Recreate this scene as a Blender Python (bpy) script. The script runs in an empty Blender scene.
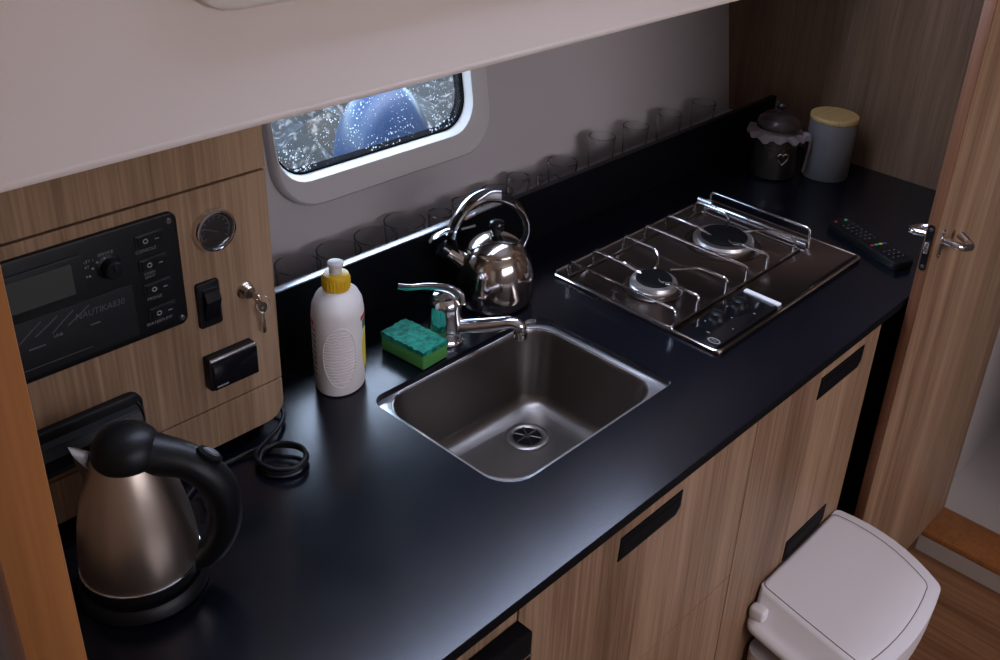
import bpy, bmesh, math, random
from mathutils import Vector, Matrix
random.seed(7)
S = 0.86            # working units -> metres (applied once at the end)
ZF = -1.075         # floor height in working units; worktop top = 0
C = bpy.context.scene.collection
PI = math.pi

# ------------------------------------------------------------------ materials
MATS = {}
def nodes_mat(name):
    m = bpy.data.materials.new(name); m.use_nodes = True
    nt = m.node_tree
    return m, nt, nt.nodes['Principled BSDF'], nt.nodes, nt.links
def mat(name, col, rough=.5, metal=0., spec=.5, coat=0., emit=None, trans=0., ior=1.45, sheen=0.):
    m, nt, b, N, L = nodes_mat(name)
    b.inputs['Base Color'].default_value = (*col, 1)
    b.inputs['Roughness'].default_value = rough
    b.inputs['Metallic'].default_value = metal
    b.inputs['Specular IOR Level'].default_value = spec
    b.inputs['Coat Weight'].default_value = coat
    b.inputs['Transmission Weight'].default_value = trans
    b.inputs['IOR'].default_value = ior
    b.inputs['Sheen Weight'].default_value = sheen
    if emit:
        b.inputs['Emission Color'].default_value = (*emit[0], 1); b.inputs['Emission Strength'].default_value = emit[1]
    MATS[name] = m
    return m
def noise_bump(m, scale, strength, dist=.002, vec=(1, 1, 1), detail=4):
    nt = m.node_tree; N, L = nt.nodes, nt.links; b = N['Principled BSDF']
    tc = N.new('ShaderNodeTexCoord'); mp = N.new('ShaderNodeMapping'); mp.inputs['Scale'].default_value = vec
    nz = N.new('ShaderNodeTexNoise'); nz.inputs['Scale'].default_value = scale; nz.inputs['Detail'].default_value = detail
    bp = N.new('ShaderNodeBump'); bp.inputs['Strength'].default_value = strength; bp.inputs['Distance'].default_value = dist
    L.new(tc.outputs['Object'], mp.inputs['Vector']); L.new(mp.outputs[0], nz.inputs['Vector'])
    L.new(nz.outputs['Fac'], bp.inputs['Height']); L.new(bp.outputs[0], b.inputs['Normal'])
    return nz
def noise_color(m, scale, c1, c2, vec=(1, 1, 1), lo=.35, hi=.65, detail=4):
    nt = m.node_tree; N, L = nt.nodes, nt.links; b = N['Principled BSDF']
    tc = N.new('ShaderNodeTexCoord'); mp = N.new('ShaderNodeMapping'); mp.inputs['Scale'].default_value = vec
    nz = N.new('ShaderNodeTexNoise'); nz.inputs['Scale'].default_value = scale; nz.inputs['Detail'].default_value = detail
    rp = N.new('ShaderNodeValToRGB')
    rp.color_ramp.elements[0].position = lo; rp.color_ramp.elements[0].color = (*c1, 1)
    rp.color_ramp.elements[1].position = hi; rp.color_ramp.elements[1].color = (*c2, 1)
    L.new(tc.outputs['Object'], mp.inputs['Vector']); L.new(mp.outputs[0], nz.inputs['Vector'])
    L.new(nz.outputs['Fac'], rp.inputs['Fac']); L.new(rp.outputs[0], b.inputs['Base Color'])
def wood(name, dark, mid, light, along='Z', broad=7., fine=230., rough=.45, spec=.4):
    m, nt, b, N, L = nodes_mat(name)
    tc = N.new('ShaderNodeTexCoord')
    def vec(a, l):
        return {'Z': (a, a, l), 'X': (l, a, a), 'Y': (a, l, a)}[along]
    def noise(v, det, dist=0.):
        mp = N.new('ShaderNodeMapping'); mp.inputs['Scale'].default_value = v
        nz = N.new('ShaderNodeTexNoise'); nz.inputs['Scale'].default_value = 1.; nz.inputs['Detail'].default_value = det
        nz.inputs['Distortion'].default_value = dist
        L.new(tc.outputs['Object'], mp.inputs['Vector']); L.new(mp.outputs[0], nz.inputs['Vector'])
        return nz
    n1 = noise(vec(broad, broad * .07), 5, .6)
    n2 = noise(vec(fine, fine * .022), 4)
    n3 = noise(vec(broad * 5.2, broad * .2), 5, .9)
    mx = N.new('ShaderNodeMix'); mx.inputs['Factor'].default_value = .42
    L.new(n1.outputs['Fac'], mx.inputs['A']); L.new(n3.outputs['Fac'], mx.inputs['B'])
    mx2 = N.new('ShaderNodeMix'); mx2.inputs['Factor'].default_value = .32
    L.new(mx.outputs[0], mx2.inputs['A']); L.new(n2.outputs['Fac'], mx2.inputs['B'])
    rp = N.new('ShaderNodeValToRGB'); e = rp.color_ramp.elements
    e[0].position = .385; e[0].color = (*dark, 1); e[1].position = .615; e[1].color = (*light, 1)
    k = e.new(.5); k.color = (*mid, 1)
    L.new(mx2.outputs[0], rp.inputs['Fac']); L.new(rp.outputs[0], b.inputs['Base Color'])
    b.inputs['Roughness'].default_value = rough; b.inputs['Specular IOR Level'].default_value = spec
    bp = N.new('ShaderNodeBump'); bp.inputs['Strength'].default_value = .12; bp.inputs['Distance'].default_value = .001
    L.new(n2.outputs['Fac'], bp.inputs['Height']); L.new(bp.outputs[0], b.inputs['Normal'])
    MATS[name] = m
    return m

W_CAB = wood('elm_laminate', (.150, .084, .046), (.275, .168, .099), (.40, .262, .162))
W_BULK = wood('elm_shaded', (.115, .064, .038), (.180, .108, .066), (.245, .155, .099), broad=6.)  # darker copy of the elm: the bulkhead's shade is in its colour
W_TEAK = wood('cherry_trim', (.27, .098, .026), (.36, .138, .040), (.43, .172, .054), broad=10, fine=160)
W_EDGE = wood('mahogany_edging', (.115, .047, .022), (.155, .066, .032), (.20, .088, .043), broad=10, fine=160)
W_FLOOR = wood('floor_laminate', (.14, .062, .027), (.25, .118, .055), (.34, .175, .09), along='Y', broad=12., fine=110.)
W_OPP = wood('cabin_wood', (.30, .24, .21), (.40, .33, .29), (.48, .41, .37))
W_LID = wood('bamboo_lid', (.46, .30, .11), (.60, .40, .16), (.68, .48, .21), along='X', broad=14)

LINER = mat('headliner_vinyl', (.77, .675, .645), .75, spec=.2); noise_bump(LINER, 900, .12, .0006)
CEIL = mat('ceiling_white', (.7, .66, .62), .7)
HULL = mat('hull_lining', (.45, .41, .41), .8, spec=.2); noise_bump(HULL, 40, .25, .001, (1, 1, 8), 6)
TRIMW = mat('window_trim_plastic', (.52, .485, .475), .45)
TRIML = mat('pale_window_trim', (.82, .75, .72), .45)
TRIMC = mat('window_chamfer', (.88, .88, .88), .3)  # whiter than the surround: daylight on the chamfer put into the colour
GASKET = mat('black_gasket', (.006, .006, .007), .95, spec=.02)
GREYF = mat('head_floor_gelcoat', (.50, .455, .43), .6); noise_bump(GREYF, 300, .2, .001)
RISER = mat('riser_gelcoat', (.44, .38, .33), .5)
def worktop_mat():
    m, nt, b, N, L = nodes_mat('black_worktop')
    tc = N.new('ShaderNodeTexCoord')
    nz = N.new('ShaderNodeTexNoise'); nz.inputs['Scale'].default_value = 9.; nz.inputs['Detail'].default_value = 6
    L.new(tc.outputs['Object'], nz.inputs['Vector'])
    rr = N.new('ShaderNodeMapRange'); rr.inputs['To Min'].default_value = .17; rr.inputs['To Max'].default_value = .27
    L.new(nz.outputs['Fac'], rr.inputs['Value']); L.new(rr.outputs[0], b.inputs['Roughness'])
    b.inputs['Base Color'].default_value = (.0026, .0036, .0075, 1)
    b.inputs['Specular IOR Level'].default_value = .5
    n2 = N.new('ShaderNodeTexNoise'); n2.inputs['Scale'].default_value = 420.; n2.inputs['Detail'].default_value = 2
    L.new(tc.outputs['Object'], n2.inputs['Vector'])
    bp = N.new('ShaderNodeBump'); bp.inputs['Strength'].default_value = .08; bp.inputs['Distance'].default_value = .0005
    L.new(n2.outputs['Fac'], bp.inputs['Height']); L.new(bp.outputs[0], b.inputs['Normal'])
    MATS['black_worktop'] = m
    return m
WORK = worktop_mat()
UPST = mat('black_upstand', (.0025, .003, .005), .38, spec=.25)
BLK = mat('black_plastic', (.005, .005, .006), .42, spec=.35)
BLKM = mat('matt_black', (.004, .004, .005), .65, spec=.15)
BLKG = mat('gloss_black', (.006, .006, .008), .12)
DKGREY = mat('dark_grey_plastic', (.010, .010, .012), .5, spec=.35)
LCD = mat('lcd_screen', (.055, .060, .056), .3, spec=.3)
PRINT = mat('grey_print', (.22, .22, .23), .6)
PRINTD = mat('dim_print', (.085, .085, .09), .6)
CHROME = mat('chrome', (.80, .80, .82), .09, 1.)
ALU = mat('aluminium', (.84, .86, .90), .27, 1.)
STEELP = mat('polished_steel', (.56, .49, .44), .13, 1.)
STEELB = mat('brushed_steel', (.64, .52, .42), .34, 1.); noise_bump(STEELB, 1., .06, .0005, (300, 300, 5), 2)
STEELH = mat('hob_steel', (.175, .138, .122), .27, 1.); noise_bump(STEELH, 1., .05, .0005, (8, 420, 8), 2)
STEELS = mat('sink_steel', (.26, .232, .215), .33, 1.); noise_bump(STEELS, 1., .05, .0005, (260, 10, 60), 2)
STEELR = mat('sink_rim_steel', (.86, .86, .88), .28, 1.)  # paler copy of the sink steel: window reflection put into its colour
DSCREW = mat('dull_screw', (.16, .155, .15), .45, 1.)
DRN = mat('drain_steel', (.12, .105, .095), .3, 1.)
BURN = mat('burner_aluminium', (.60, .57, .55), .40, 1.)
BRASS = mat('old_nickel', (.55, .46, .38), .25, 1.)
WHITEB = mat('bottle_plastic', (.78, .73, .71), .38)
YEL = mat('yellow_cap', (.70, .42, .015), .4)
NOZ = mat('nozzle_plastic', (.72, .70, .68), .4)
RED = mat('label_red', (.52, .03, .03), .45)
LYEL = mat('label_yellow', (.75, .60, .06), .45)
LDK = mat('label_dark', (.06, .10, .06), .45)
LTXT = mat('label_text', (.30, .22, .18), .5)
FOAM = mat('green_foam', (.075, .25, .065), .9, spec=.1); noise_bump(FOAM, 220, .6, .002)
SCOUR = mat('scouring_pad', (.008, .20, .135), .75, spec=.3)
noise_color(SCOUR, 110, (.004, .12, .08), (.02, .30, .21)); 
nzb = noise_bump(SCOUR, 130, 1., .004)
CAN = mat('grey_canister', (.150, .143, .146), .6)
BIN = mat('bin_plastic', (.72, .70, .73), .42); noise_bump(BIN, 700, .05, .0005)
BINB = mat('bin_body_plastic', (.62, .585, .585), .45)
SEAM = mat('dark_seam', (.10, .09, .095), .8)
GROOVE = mat('panel_groove', (.055, .02, .012), .8)
RIBBON = mat('pale_ribbon', (.34, .31, .32), .7)
FRILL = mat('pink_cloth', (.17, .13, .13), .9)
COFFEE = mat('dark_contents', (.012, .008, .006), .8)
CLEARG = mat('clear_glass', (.97, .975, .975), .015, trans=1., ior=1.45)
JARLID = mat('jar_lid_glass', (.07, .05, .045), .22, trans=.5, ior=1.4)
BLUE = mat('blue_vinyl', (.013, .036, .088), .38, coat=.15)
def schlick(N, L):
    lw = N.new('ShaderNodeLayerWeight'); lw.inputs['Blend'].default_value = .5
    p5 = N.new('ShaderNodeMath'); p5.operation = 'POWER'; p5.inputs[1].default_value = 5; L.new(lw.outputs['Facing'], p5.inputs[0])
    ma = N.new('ShaderNodeMath'); ma.operation = 'MULTIPLY_ADD'; ma.inputs[1].default_value = .96; ma.inputs[2].default_value = .04; L.new(p5.outputs[0], ma.inputs[0])
    return ma
def pane_mat():
    m, nt, b, N, L = nodes_mat('spotted_pane')
    out = N['Material Output']
    tr = N.new('ShaderNodeBsdfTransparent'); tr.inputs[0].default_value = (.93, .95, .97, 1)
    gl = N.new('ShaderNodeBsdfGlossy'); gl.inputs['Roughness'].default_value = .03
    fr = schlick(N, L)
    m1 = N.new('ShaderNodeMixShader'); L.new(fr.outputs[0], m1.inputs[0]); L.new(tr.outputs[0], m1.inputs[1]); L.new(gl.outputs[0], m1.inputs[2])
    tc = N.new('ShaderNodeTexCoord')
    vo = N.new('ShaderNodeTexVoronoi'); vo.inputs['Scale'].default_value = 190.
    nz = N.new('ShaderNodeTexNoise'); nz.inputs['Scale'].default_value = 15.; nz.inputs['Detail'].default_value = 3
    L.new(tc.outputs['Object'], vo.inputs['Vector']); L.new(tc.outputs['Object'], nz.inputs['Vector'])
    # spot radius varies: threshold from a noise
    mr = N.new('ShaderNodeMapRange'); mr.inputs['From Min'].default_value = .30; mr.inputs['From Max'].default_value = .72
    mr.inputs['To Min'].default_value = .0; mr.inputs['To Max'].default_value = .62
    L.new(nz.outputs['Fac'], mr.inputs['Value'])
    sp = N.new('ShaderNodeSeparateColor'); L.new(vo.outputs['Color'], sp.inputs[0])
    ml = N.new('ShaderNodeMath'); ml.operation = 'MULTIPLY'; L.new(mr.outputs[0], ml.inputs[0]); L.new(sp.outputs[0], ml.inputs[1])
    lt = N.new('ShaderNodeMath'); lt.operation = 'LESS_THAN'; L.new(vo.outputs['Distance'], lt.inputs[0]); L.new(ml.outputs[0], lt.inputs[1])
    sc = N.new('ShaderNodeMath'); sc.operation = 'MULTIPLY'; sc.inputs[1].default_value = .34; L.new(lt.outputs[0], sc.inputs[0])
    di = N.new('ShaderNodeBsdfTranslucent'); di.inputs[0].default_value = (.8, .85, .9, 1)
    m2 = N.new('ShaderNodeMixShader'); L.new(sc.outputs[0], m2.inputs[0]); L.new(m1.outputs[0], m2.inputs[1]); L.new(di.outputs[0], m2.inputs[2])
    L.new(m2.outputs[0], out.inputs['Surface'])
    MATS['pane'] = m
    return m
PANE = pane_mat()
def tinted_pane():
    m, nt, b, N, L = nodes_mat('tinted_pane')
    tr = N.new('ShaderNodeBsdfTransparent'); tr.inputs[0].default_value = (.42, .43, .50, 1)
    gl = N.new('ShaderNodeBsdfGlossy'); gl.inputs['Roughness'].default_value = .02
    fr = schlick(N, L); mx = N.new('ShaderNodeMixShader')
    L.new(fr.outputs[0], mx.inputs[0]); L.new(tr.outputs[0], mx.inputs[1]); L.new(gl.outputs[0], mx.inputs[2]); L.new(mx.outputs[0], N['Material Output'].inputs['Surface'])
    return m
PANE2 = tinted_pane()  # tint added to hold back sky light through the out-of-view panes
STONE = mat('stony_bank', (.1, .1, .1), .8)
noise_color(STONE, 26, (.007, .009, .008), (.12, .125, .125), (1, 1, 1), .53, .74, 8)

# ------------------------------------------------------------------ mesh helpers
def BM(): return bmesh.new()
def box(bm, x0, x1, y0, y1, z0, z1, bev=0., seg=2):
    t = bmesh.new()
    bmesh.ops.create_cube(t, size=1)
    for v in t.verts:
        v.co = Vector(((x0 + x1) / 2 + v.co.x * (x1 - x0), (y0 + y1) / 2 + v.co.y * (y1 - y0), (z0 + z1) / 2 + v.co.z * (z1 - z0)))
    if bev > 0:
        bmesh.ops.bevel(t, geom=t.edges[:], offset=bev, segments=seg, affect='EDGES', profile=.5)
    merge(bm, t)
    return bm
def merge(bm, t, M=None):
    if M is not None: t.transform(M)
    me = bpy.data.meshes.new('tmp'); t.to_mesh(me); t.free()
    bm.from_mesh(me); bpy.data.meshes.remove(me)
def lathe(bm, prof, c=(0, 0, 0), seg=48, M=None, sx=1., sy=1., closed=False):
    t = bmesh.new(); rings = []
    for r, z in prof:
        if r < 1e-6: rings.append([t.verts.new((0, 0, z))])
        else: rings.append([t.verts.new((r * sx * math.cos(2 * PI * i / seg), r * sy * math.sin(2 * PI * i / seg), z)) for i in range(seg)])
    prs = list(zip(rings, rings[1:]))
    if closed: prs.append((rings[-1], rings[0]))
    for a, b in prs:
        for i in range(seg):
            j = (i + 1) % seg
            if len(a) == 1 and len(b) == 1: continue
            if len(a) == 1: t.faces.new((a[0], b[j], b[i]))
            elif len(b) == 1: t.faces.new((a[i], a[j], b[0]))
            else: t.faces.new((a[i], a[j], b[j], b[i]))
    bmesh.ops.recalc_face_normals(t, faces=t.faces[:])
    T = Matrix.Translation(Vector(c))
    merge(bm, t, T if M is None else T @ M)
    return bm
def smooth_path(pts, n=8, closed=False):
    P = [Vector(p) for p in pts]; out = []
    N = len(P)
    for i in range(N if closed else N - 1):
        p0 = P[(i - 1) % N] if (closed or i > 0) else P[0]
        p1 = P[i]; p2 = P[(i + 1) % N]
        p3 = P[(i + 2) % N] if (closed or i + 2 < N) else P[-1]
        for k in range(n):
            t = k / n
            out.append(.5 * ((2 * p1) + (-p0 + p2) * t + (2 * p0 - 5 * p1 + 4 * p2 - p3) * t * t + (-p0 + 3 * p1 - 3 * p2 + p3) * t ** 3))
    if not closed: out.append(P[-1])
    return out
def round_path(pts, r=.01, n=4):
    P = [Vector(p) for p in pts]; out = [P[0]]
    for i in range(1, len(P) - 1):
        a, b, c = P[i - 1], P[i], P[i + 1]
        d1 = (a - b); d2 = (c - b); q = min(r, d1.length * .45, d2.length * .45)
        s = b + d1.normalized() * q; e = b + d2.normalized() * q
        for k in range(n + 1):
            t = k / n
            out.append((1 - t) ** 2 * s + 2 * t * (1 - t) * b + t * t * e)
    out.append(P[-1])
    return out
def tube(bm, pts, r, seg=12, closed=False, caps=True, flat=1., radii=None, up=None):
    P = [Vector(p) for p in pts]; n = len(P); t = bmesh.new(); rings = []
    T0 = (P[1] - P[0]).normalized()
    u = Vector(up) if up else (Vector((0, 0, 1)) if abs(T0.z) < .9 else Vector((1, 0, 0)))
    for i in range(n):
        if closed: T = (P[(i + 1) % n] - P[i - 1]).normalized()
        else: T = (P[min(i + 1, n - 1)] - P[max(i - 1, 0)]).normalized()
        u = (u - T * u.dot(T)); u = u.normalized() if u.length > 1e-6 else T.orthogonal().normalized()
        w = T.cross(u)
        ri = radii[i] if radii else r
        rings.append([t.verts.new(P[i] + ri * (u * flat * math.cos(2 * PI * k / seg) + w * math.sin(2 * PI * k / seg))) for k in range(seg)])
    prs = list(zip(rings, rings[1:])) + ([(rings[-1], rings[0])] if closed else [])
    for a, b in prs:
        for k in range(seg):
            j = (k + 1) % seg; t.faces.new((a[k], a[j], b[j], b[k]))
    if caps and not closed:
        t.faces.new(rings[0][::-1]); t.faces.new(rings[-1])
    bmesh.ops.recalc_face_normals(t, faces=t.faces[:])
    merge(bm, t)
    return bm
def rrect(x0, x1, y0, y1, r, n=6):
    """counter-clockwise rounded rectangle; r may be 4 radii (x1y1, x0y1, x0y0, x1y0)"""
    rs = r if isinstance(r, (tuple, list)) else (r,) * 4
    out = []
    for (cx, cy, a0, q) in ((x1, y1, 0, rs[0]), (x0, y1, 90, rs[1]), (x0, y0, 180, rs[2]), (x1, y0, 270, rs[3])):
        sx = -1 if cx == x1 else 1; sy = -1 if cy == y1 else 1
        for k in range(n + 1):
            a = math.radians(a0 + 90 * k / n)
            out.append((cx + sx * q + q * math.cos(a), cy + sy * q + q * math.sin(a)))
    return out
def loft(bm, loops, cap0=True, cap1=True):
    """loops: lists of 3D points with equal counts"""
    t = bmesh.new(); R = [[t.verts.new(p) for p in lp] for lp in loops]; n = len(R[0])
    for a, b in zip(R, R[1:]):
        for k in range(n):
            j = (k + 1) % n
            try: t.faces.new((a[k], a[j], b[j], b[k]))
            except ValueError: pass
    if cap0: t.faces.new(R[0][::-1])
    if cap1: t.faces.new(R[-1])
    bmesh.ops.remove_doubles(t, verts=t.verts[:], dist=1e-6)
    bmesh.ops.recalc_face_normals(t, faces=t.faces[:])
    merge(bm, t)
    return bm
def plate(bm, poly, f, d0, d1, bev=0.):
    """extrude a 2-D outline; f(u,v,d)->xyz; optional soft edge on the d1 side"""
    cx = sum(p[0] for p in poly) / len(poly); cy = sum(p[1] for p in poly) / len(poly)
    lo = [[f(u, v, d0) for u, v in poly]]
    if bev > 0:
        s = 1 if d1 > d0 else -1
        lo.append([f(u, v, d1 - s * bev) for u, v in poly])
        w = max(abs(p[0] - cx) for p in poly); h = max(abs(p[1] - cy) for p in poly)
        ku, kv = 1 - bev / w, 1 - bev / h
        lo.append([f(cx + (u - cx) * (1 - (1 - ku) * .3), cy + (v - cy) * (1 - (1 - kv) * .3), d1 - s * bev * .3) for u, v in poly])
        lo.append([f(cx + (u - cx) * ku, cy + (v - cy) * kv, d1) for u, v in poly])
    else: lo.append([f(u, v, d1) for u, v in poly])
    return loft(bm, lo)
def ring_plate(bm, inner, outer, f, d0, d1):
    """plate with a hole; inner/outer outlines with equal point counts"""
    return loft_ring(bm, [[f(u, v, d0) for u, v in inner], [f(u, v, d1) for u, v in inner], [f(u, v, d1) for u, v in outer], [f(u, v, d0) for u, v in outer]])
def loft_ring(bm, loops):
    t = bmesh.new(); R = [[t.verts.new(p) for p in lp] for lp in loops]; n = len(R[0])
    for a, b in zip(R, R[1:] + R[:1]):
        for k in range(n):
            j = (k + 1) % n; t.faces.new((a[k], a[j], b[j], b[k]))
    bmesh.ops.recalc_face_normals(t, faces=t.faces[:])
    merge(bm, t)
    return bm
def outer_for(inner, x0, x1, y0, y1):
    """points on the rectangle matched to a rounded-rect inner loop (corner runs go to the corner)"""
    n = len(inner) // 4; out = []
    corners = ((x1, y1), (x0, y1), (x0, y0), (x1, y0))
    for c in range(4):
        cx, cy = corners[c]
        for k in range(n):
            u, v = inner[c * n + k]; t = k / (n - 1)
            # first half slides along one side, second half along the other
            if c in (0, 2):
                p = (cx, v + (cy - v) * min(1, 2 * t)) if t < .5 else (u + (cx - u) * (2 - 2 * t if t > .5 else 1), cy)
            else:
                p = (u + (cx - u) * min(1, 2 * t), cy) if t < .5 else (cx, v + (cy - v) * (2 - 2 * t if t > .5 else 1))
            out.append(p)
    return out

def root_loc(parent):
    return Vector(parent['_o']) if parent is not None else Vector((0, 0, 0))
def obj(name, bm, m, parent=None, smooth=True, auto=40):
    me = bpy.data.meshes.new(name); bm.to_mesh(me); bm.free()
    o = bpy.data.objects.new(name, me); C.objects.link(o)
    me.materials.append(m)
    if parent is not None:
        off = root_loc(parent); me.transform(Matrix.Translation(-off)); o.parent = parent; o['_o'] = tuple(off)
    else:
        vs = [v.co for v in me.vertices]
        off = Vector(((min(v.x for v in vs) + max(v.x for v in vs)) / 2, (min(v.y for v in vs) + max(v.y for v in vs)) / 2, min(v.z for v in vs)))
        me.transform(Matrix.Translation(-off)); o.location = off; o['_o'] = tuple(off)
    if smooth:
        for p in me.polygons: p.use_smooth = True
        try: me.set_sharp_from_angle(angle=math.radians(auto))
        except Exception: pass
    return o
def tag(o, label, cat=None, group=None, kind=None):
    o['label'] = label
    if cat: o['category'] = cat
    if group: o['group'] = group
    if kind: o['kind'] = kind
    return o
def thing(name, label, cat, loc, group=None, kind=None):
    o = bpy.data.objects.new(name, None); C.objects.link(o); o.location = loc; o.empty_display_size = .05
    o['_o'] = tuple(loc)
    return tag(o, label, cat, group, kind)
def text(body, size, f, name, m, parent, extrude=.0004, align='CENTER', sx=1., shear=0.):
    """writing as a mesh; f maps (u,v,d) to xyz"""
    cu = bpy.data.curves.new('t', 'FONT'); cu.body = body; cu.size = size; cu.align_x = align; cu.align_y = 'CENTER'; cu.resolution_u = 2; cu.shear = shear
    to = bpy.data.objects.new('t', cu); C.objects.link(to)
    bpy.context.view_layer.update()
    me = bpy.data.meshes.new_from_object(to.evaluated_get(bpy.context.evaluated_depsgraph_get()))
    bpy.data.objects.remove(to); bpy.data.curves.remove(cu)
    t = bmesh.new(); t.from_mesh(me); bpy.data.meshes.remove(me)
    for v in t.verts: v.co = Vector(f(v.co.x * sx, v.co.y, 0))
    return t
def FY(y, s=-1):     # face parallel to X-Z; d grows towards the viewer
    return lambda u, v, d: (u, y + s * d, v)
def FZ(): return lambda u, v, d: (u, v, d)

# ------------------------------------------------------------------ setting
XB = 2.475                                   # forward bulkhead
def hy(z): return 1.4525 + .164 * z          # raked hull lining
# floor
bm = BM(); box(bm, -1.3, XB, -1.65, 1.7, ZF - .05, ZF)
tag(obj('floor', bm, W_FLOOR, smooth=False), 'brown wood laminate cabin floor', 'floor', kind='structure')
# hull side with window hole
WIN_IN = rrect(.979, 1.450, .2315, .46, .062, 7)
HO = rrect(.970, 1.482, .212, .475, .064, 7)
bm = BM()
fh = lambda u, v, d: (u, hy(v) - d, v)
ring_plate(bm, HO, outer_for(HO, -1.3, XB, -.03, .63), fh, -.03, 0)
tag(obj('wall_back', bm, HULL, smooth=False), 'pale raked hull lining behind the galley', 'wall', kind='structure')
# window
win = thing('window_1', 'rounded galley window in a thick plastic surround', 'window', (1.23, hy(.17), .17), kind='structure')
bm = BM()
OUT = rrect(.964, 1.508, .172, .52, .085, 7)
def off(pl, k):
    cx, cy = (min(p[0] for p in pl) + max(p[0] for p in pl)) / 2, (min(p[1] for p in pl) + max(p[1] for p in pl)) / 2
    w = (max(p[0] for p in pl) - min(p[0] for p in pl)) / 2; h = (max(p[1] for p in pl) - min(p[1] for p in pl)) / 2
    return [(cx + (u - cx) * (w + k) / w, cy + (v - cy) * (h + k) / h) for u, v in pl]
MIDW = off(WIN_IN, .0080)
L3 = lambda pl, d: [fh(u, v, d) for u, v in pl]
loft_ring(bm, [L3(MIDW, .0), L3(MIDW, .0235), L3(off(MIDW, .003), .026), L3(off(OUT, -.006), .026), L3(off(OUT, -.002), .022), L3(OUT, .014), L3(OUT, 0)])
obj('window_frame', bm, TRIMW, win)
bm = BM(); loft_ring(bm, [L3(off(WIN_IN, .0015), .0045), L3(off(WIN_IN, .003), .010), L3(MIDW, .0245), L3(off(MIDW, .001), .0245), L3(off(MIDW, .001), -.020), L3(off(WIN_IN, .0015), -.020)])
obj('inner_rim', bm, TRIMC, win)
bm = BM(); loft_ring(bm, [L3(off(WIN_IN, -.0015), .0050), L3(off(WIN_IN, -.0015), -.020), L3(off(WIN_IN, .002), -.020), L3(off(WIN_IN, .002), .0050)])
obj('gasket', bm, GASKET, win)
bm = BM(); plate(bm, off(WIN_IN, -.001), fh, .001, -.002)
obj('pane', bm, PANE, win, smooth=False)
# forward bulkhead (wall_right) with the doorway to the head on its inboard side
bm = BM()
box(bm, XB, XB + .03, .629, 1.75, ZF, 1.45)
box(bm, XB, XB + .03, -1.65, -.12, ZF, 1.45)
box(bm, XB, XB + .03, -.12, .629, 1.01, 1.45)
tag(obj('wall_right', bm, W_BULK, smooth=False), 'wood bulkhead at the end of the galley, shade in its colour', 'wall', kind='structure')
# sill, riser
bm = BM(); box(bm, XB - .002, XB + .145, -.12, .627, -1.02, -1.0, .004)
tag(obj('trim_1', bm, W_TEAK), 'orange wood threshold board of the doorway', 'threshold', kind='structure')
bm = BM(); box(bm, XB - .001, XB + .02, -.12, .63, ZF, -1.02)
tag(obj('trim_2', bm, RISER, smooth=False), 'pale riser under the orange threshold', 'riser', kind='structure')
# head compartment beyond
bm = BM(); box(bm, XB + .14, 3.9, -.9, 1.5, ZF, -1.012)
tag(obj('floor.001', bm, GREYF, smooth=False), 'grey floor of the compartment beyond the doorway', 'floor', kind='structure')
bm = BM(); box(bm, 3.30, 3.36, -.9, 1.5, -1.03, 1.2); box(bm, XB + .03, 3.3, .66, .70, -1.03, 1.2); box(bm, XB + .03, 3.3, -.9, -.86, -1.03, 1.2); box(bm, XB + .03, 3.36, -.9, .7, 1.2, 1.24)
tag(obj('wall_front', bm, GREYF, smooth=False), 'grey lining of the compartment beyond the doorway', 'wall', kind='structure')
# left bulkhead and post
bm = BM(); box(bm, .162, .192, .645, 1.118, ZF, 1.45); box(bm, .162, .192, 1.118, 1.52, ZF, .5)
tag(obj('wall_left', bm, W_CAB, smooth=False), 'wood partition at the near end of the worktop', 'wall', kind='structure')
bm = BM(); box(bm, .1555, .1985, .60, .645, ZF, 1.449, .006)
tag(obj('trim_3', bm, W_TEAK), 'orange solid wood post at the left edge of the view', 'post', kind='structure')
# opposite side of the cabin (behind the photographer)
bm = BM(); box(bm, -1.3, XB, -1.7, -1.65, ZF, .58); box(bm, -1.3, .05, -1.7, -1.65, .58, 1.45); box(bm, 1.85, XB, -1.7, -1.65, .58, 1.45); box(bm, .05, 1.85, -1.7, -1.65, 1.32, 1.45)
box(bm, -1.35, -1.3, -1.7, 1.7, ZF, 1.45)
bmp = BM(); box(bmp, .05, 1.85, -1.682, -1.676, .58, 1.32); pn = obj('window_3', bmp, PANE2, smooth=False); tag(pn, 'window on the opposite cabin side, tint added to dim the sky', 'window', kind='structure')
tag(obj('wall_opposite', bm, W_OPP, smooth=False), 'wood cabin side opposite the galley', 'wall', kind='structure')
# headliner panel with the upper side window, flat ceiling
LY, LZ, TOP = 1.120, .507, 1.45
def fl(u, v, d): return (u, LY + .06 * (v - LZ) - d, v)
W2 = rrect(.662, 1.80, .7125, 1.20, .075, 7)
bm = BM(); HO2 = off(W2, .004)
ring_plate(bm, HO2, outer_for(HO2, -1.3, XB, LZ + .010, TOP), fl, -.022, 0)
prof = [(LY + .0006, LZ + .0101), (LY - .001, LZ + .004), (LY + .001, LZ), (LY + .010, LZ - .001), (LY + .020, LZ + .003), (LY + .0226, LZ + .0101)]
loft(bm, [[(x, y, z) for y, z in prof] for x in (-1.3, XB)])
tag(obj('wall_upper', bm, LINER, auto=50), 'soft pinkish headliner panel over the galley', 'headliner', kind='structure')
wn = thing('window_2', 'pale rounded surround of the upper side window at the top edge', 'window', (1.4, LY, .66), kind='structure')
L3b = lambda pl, d: [fl(u, v, d) for u, v in pl]
OU2 = off(W2, .050)
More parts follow.
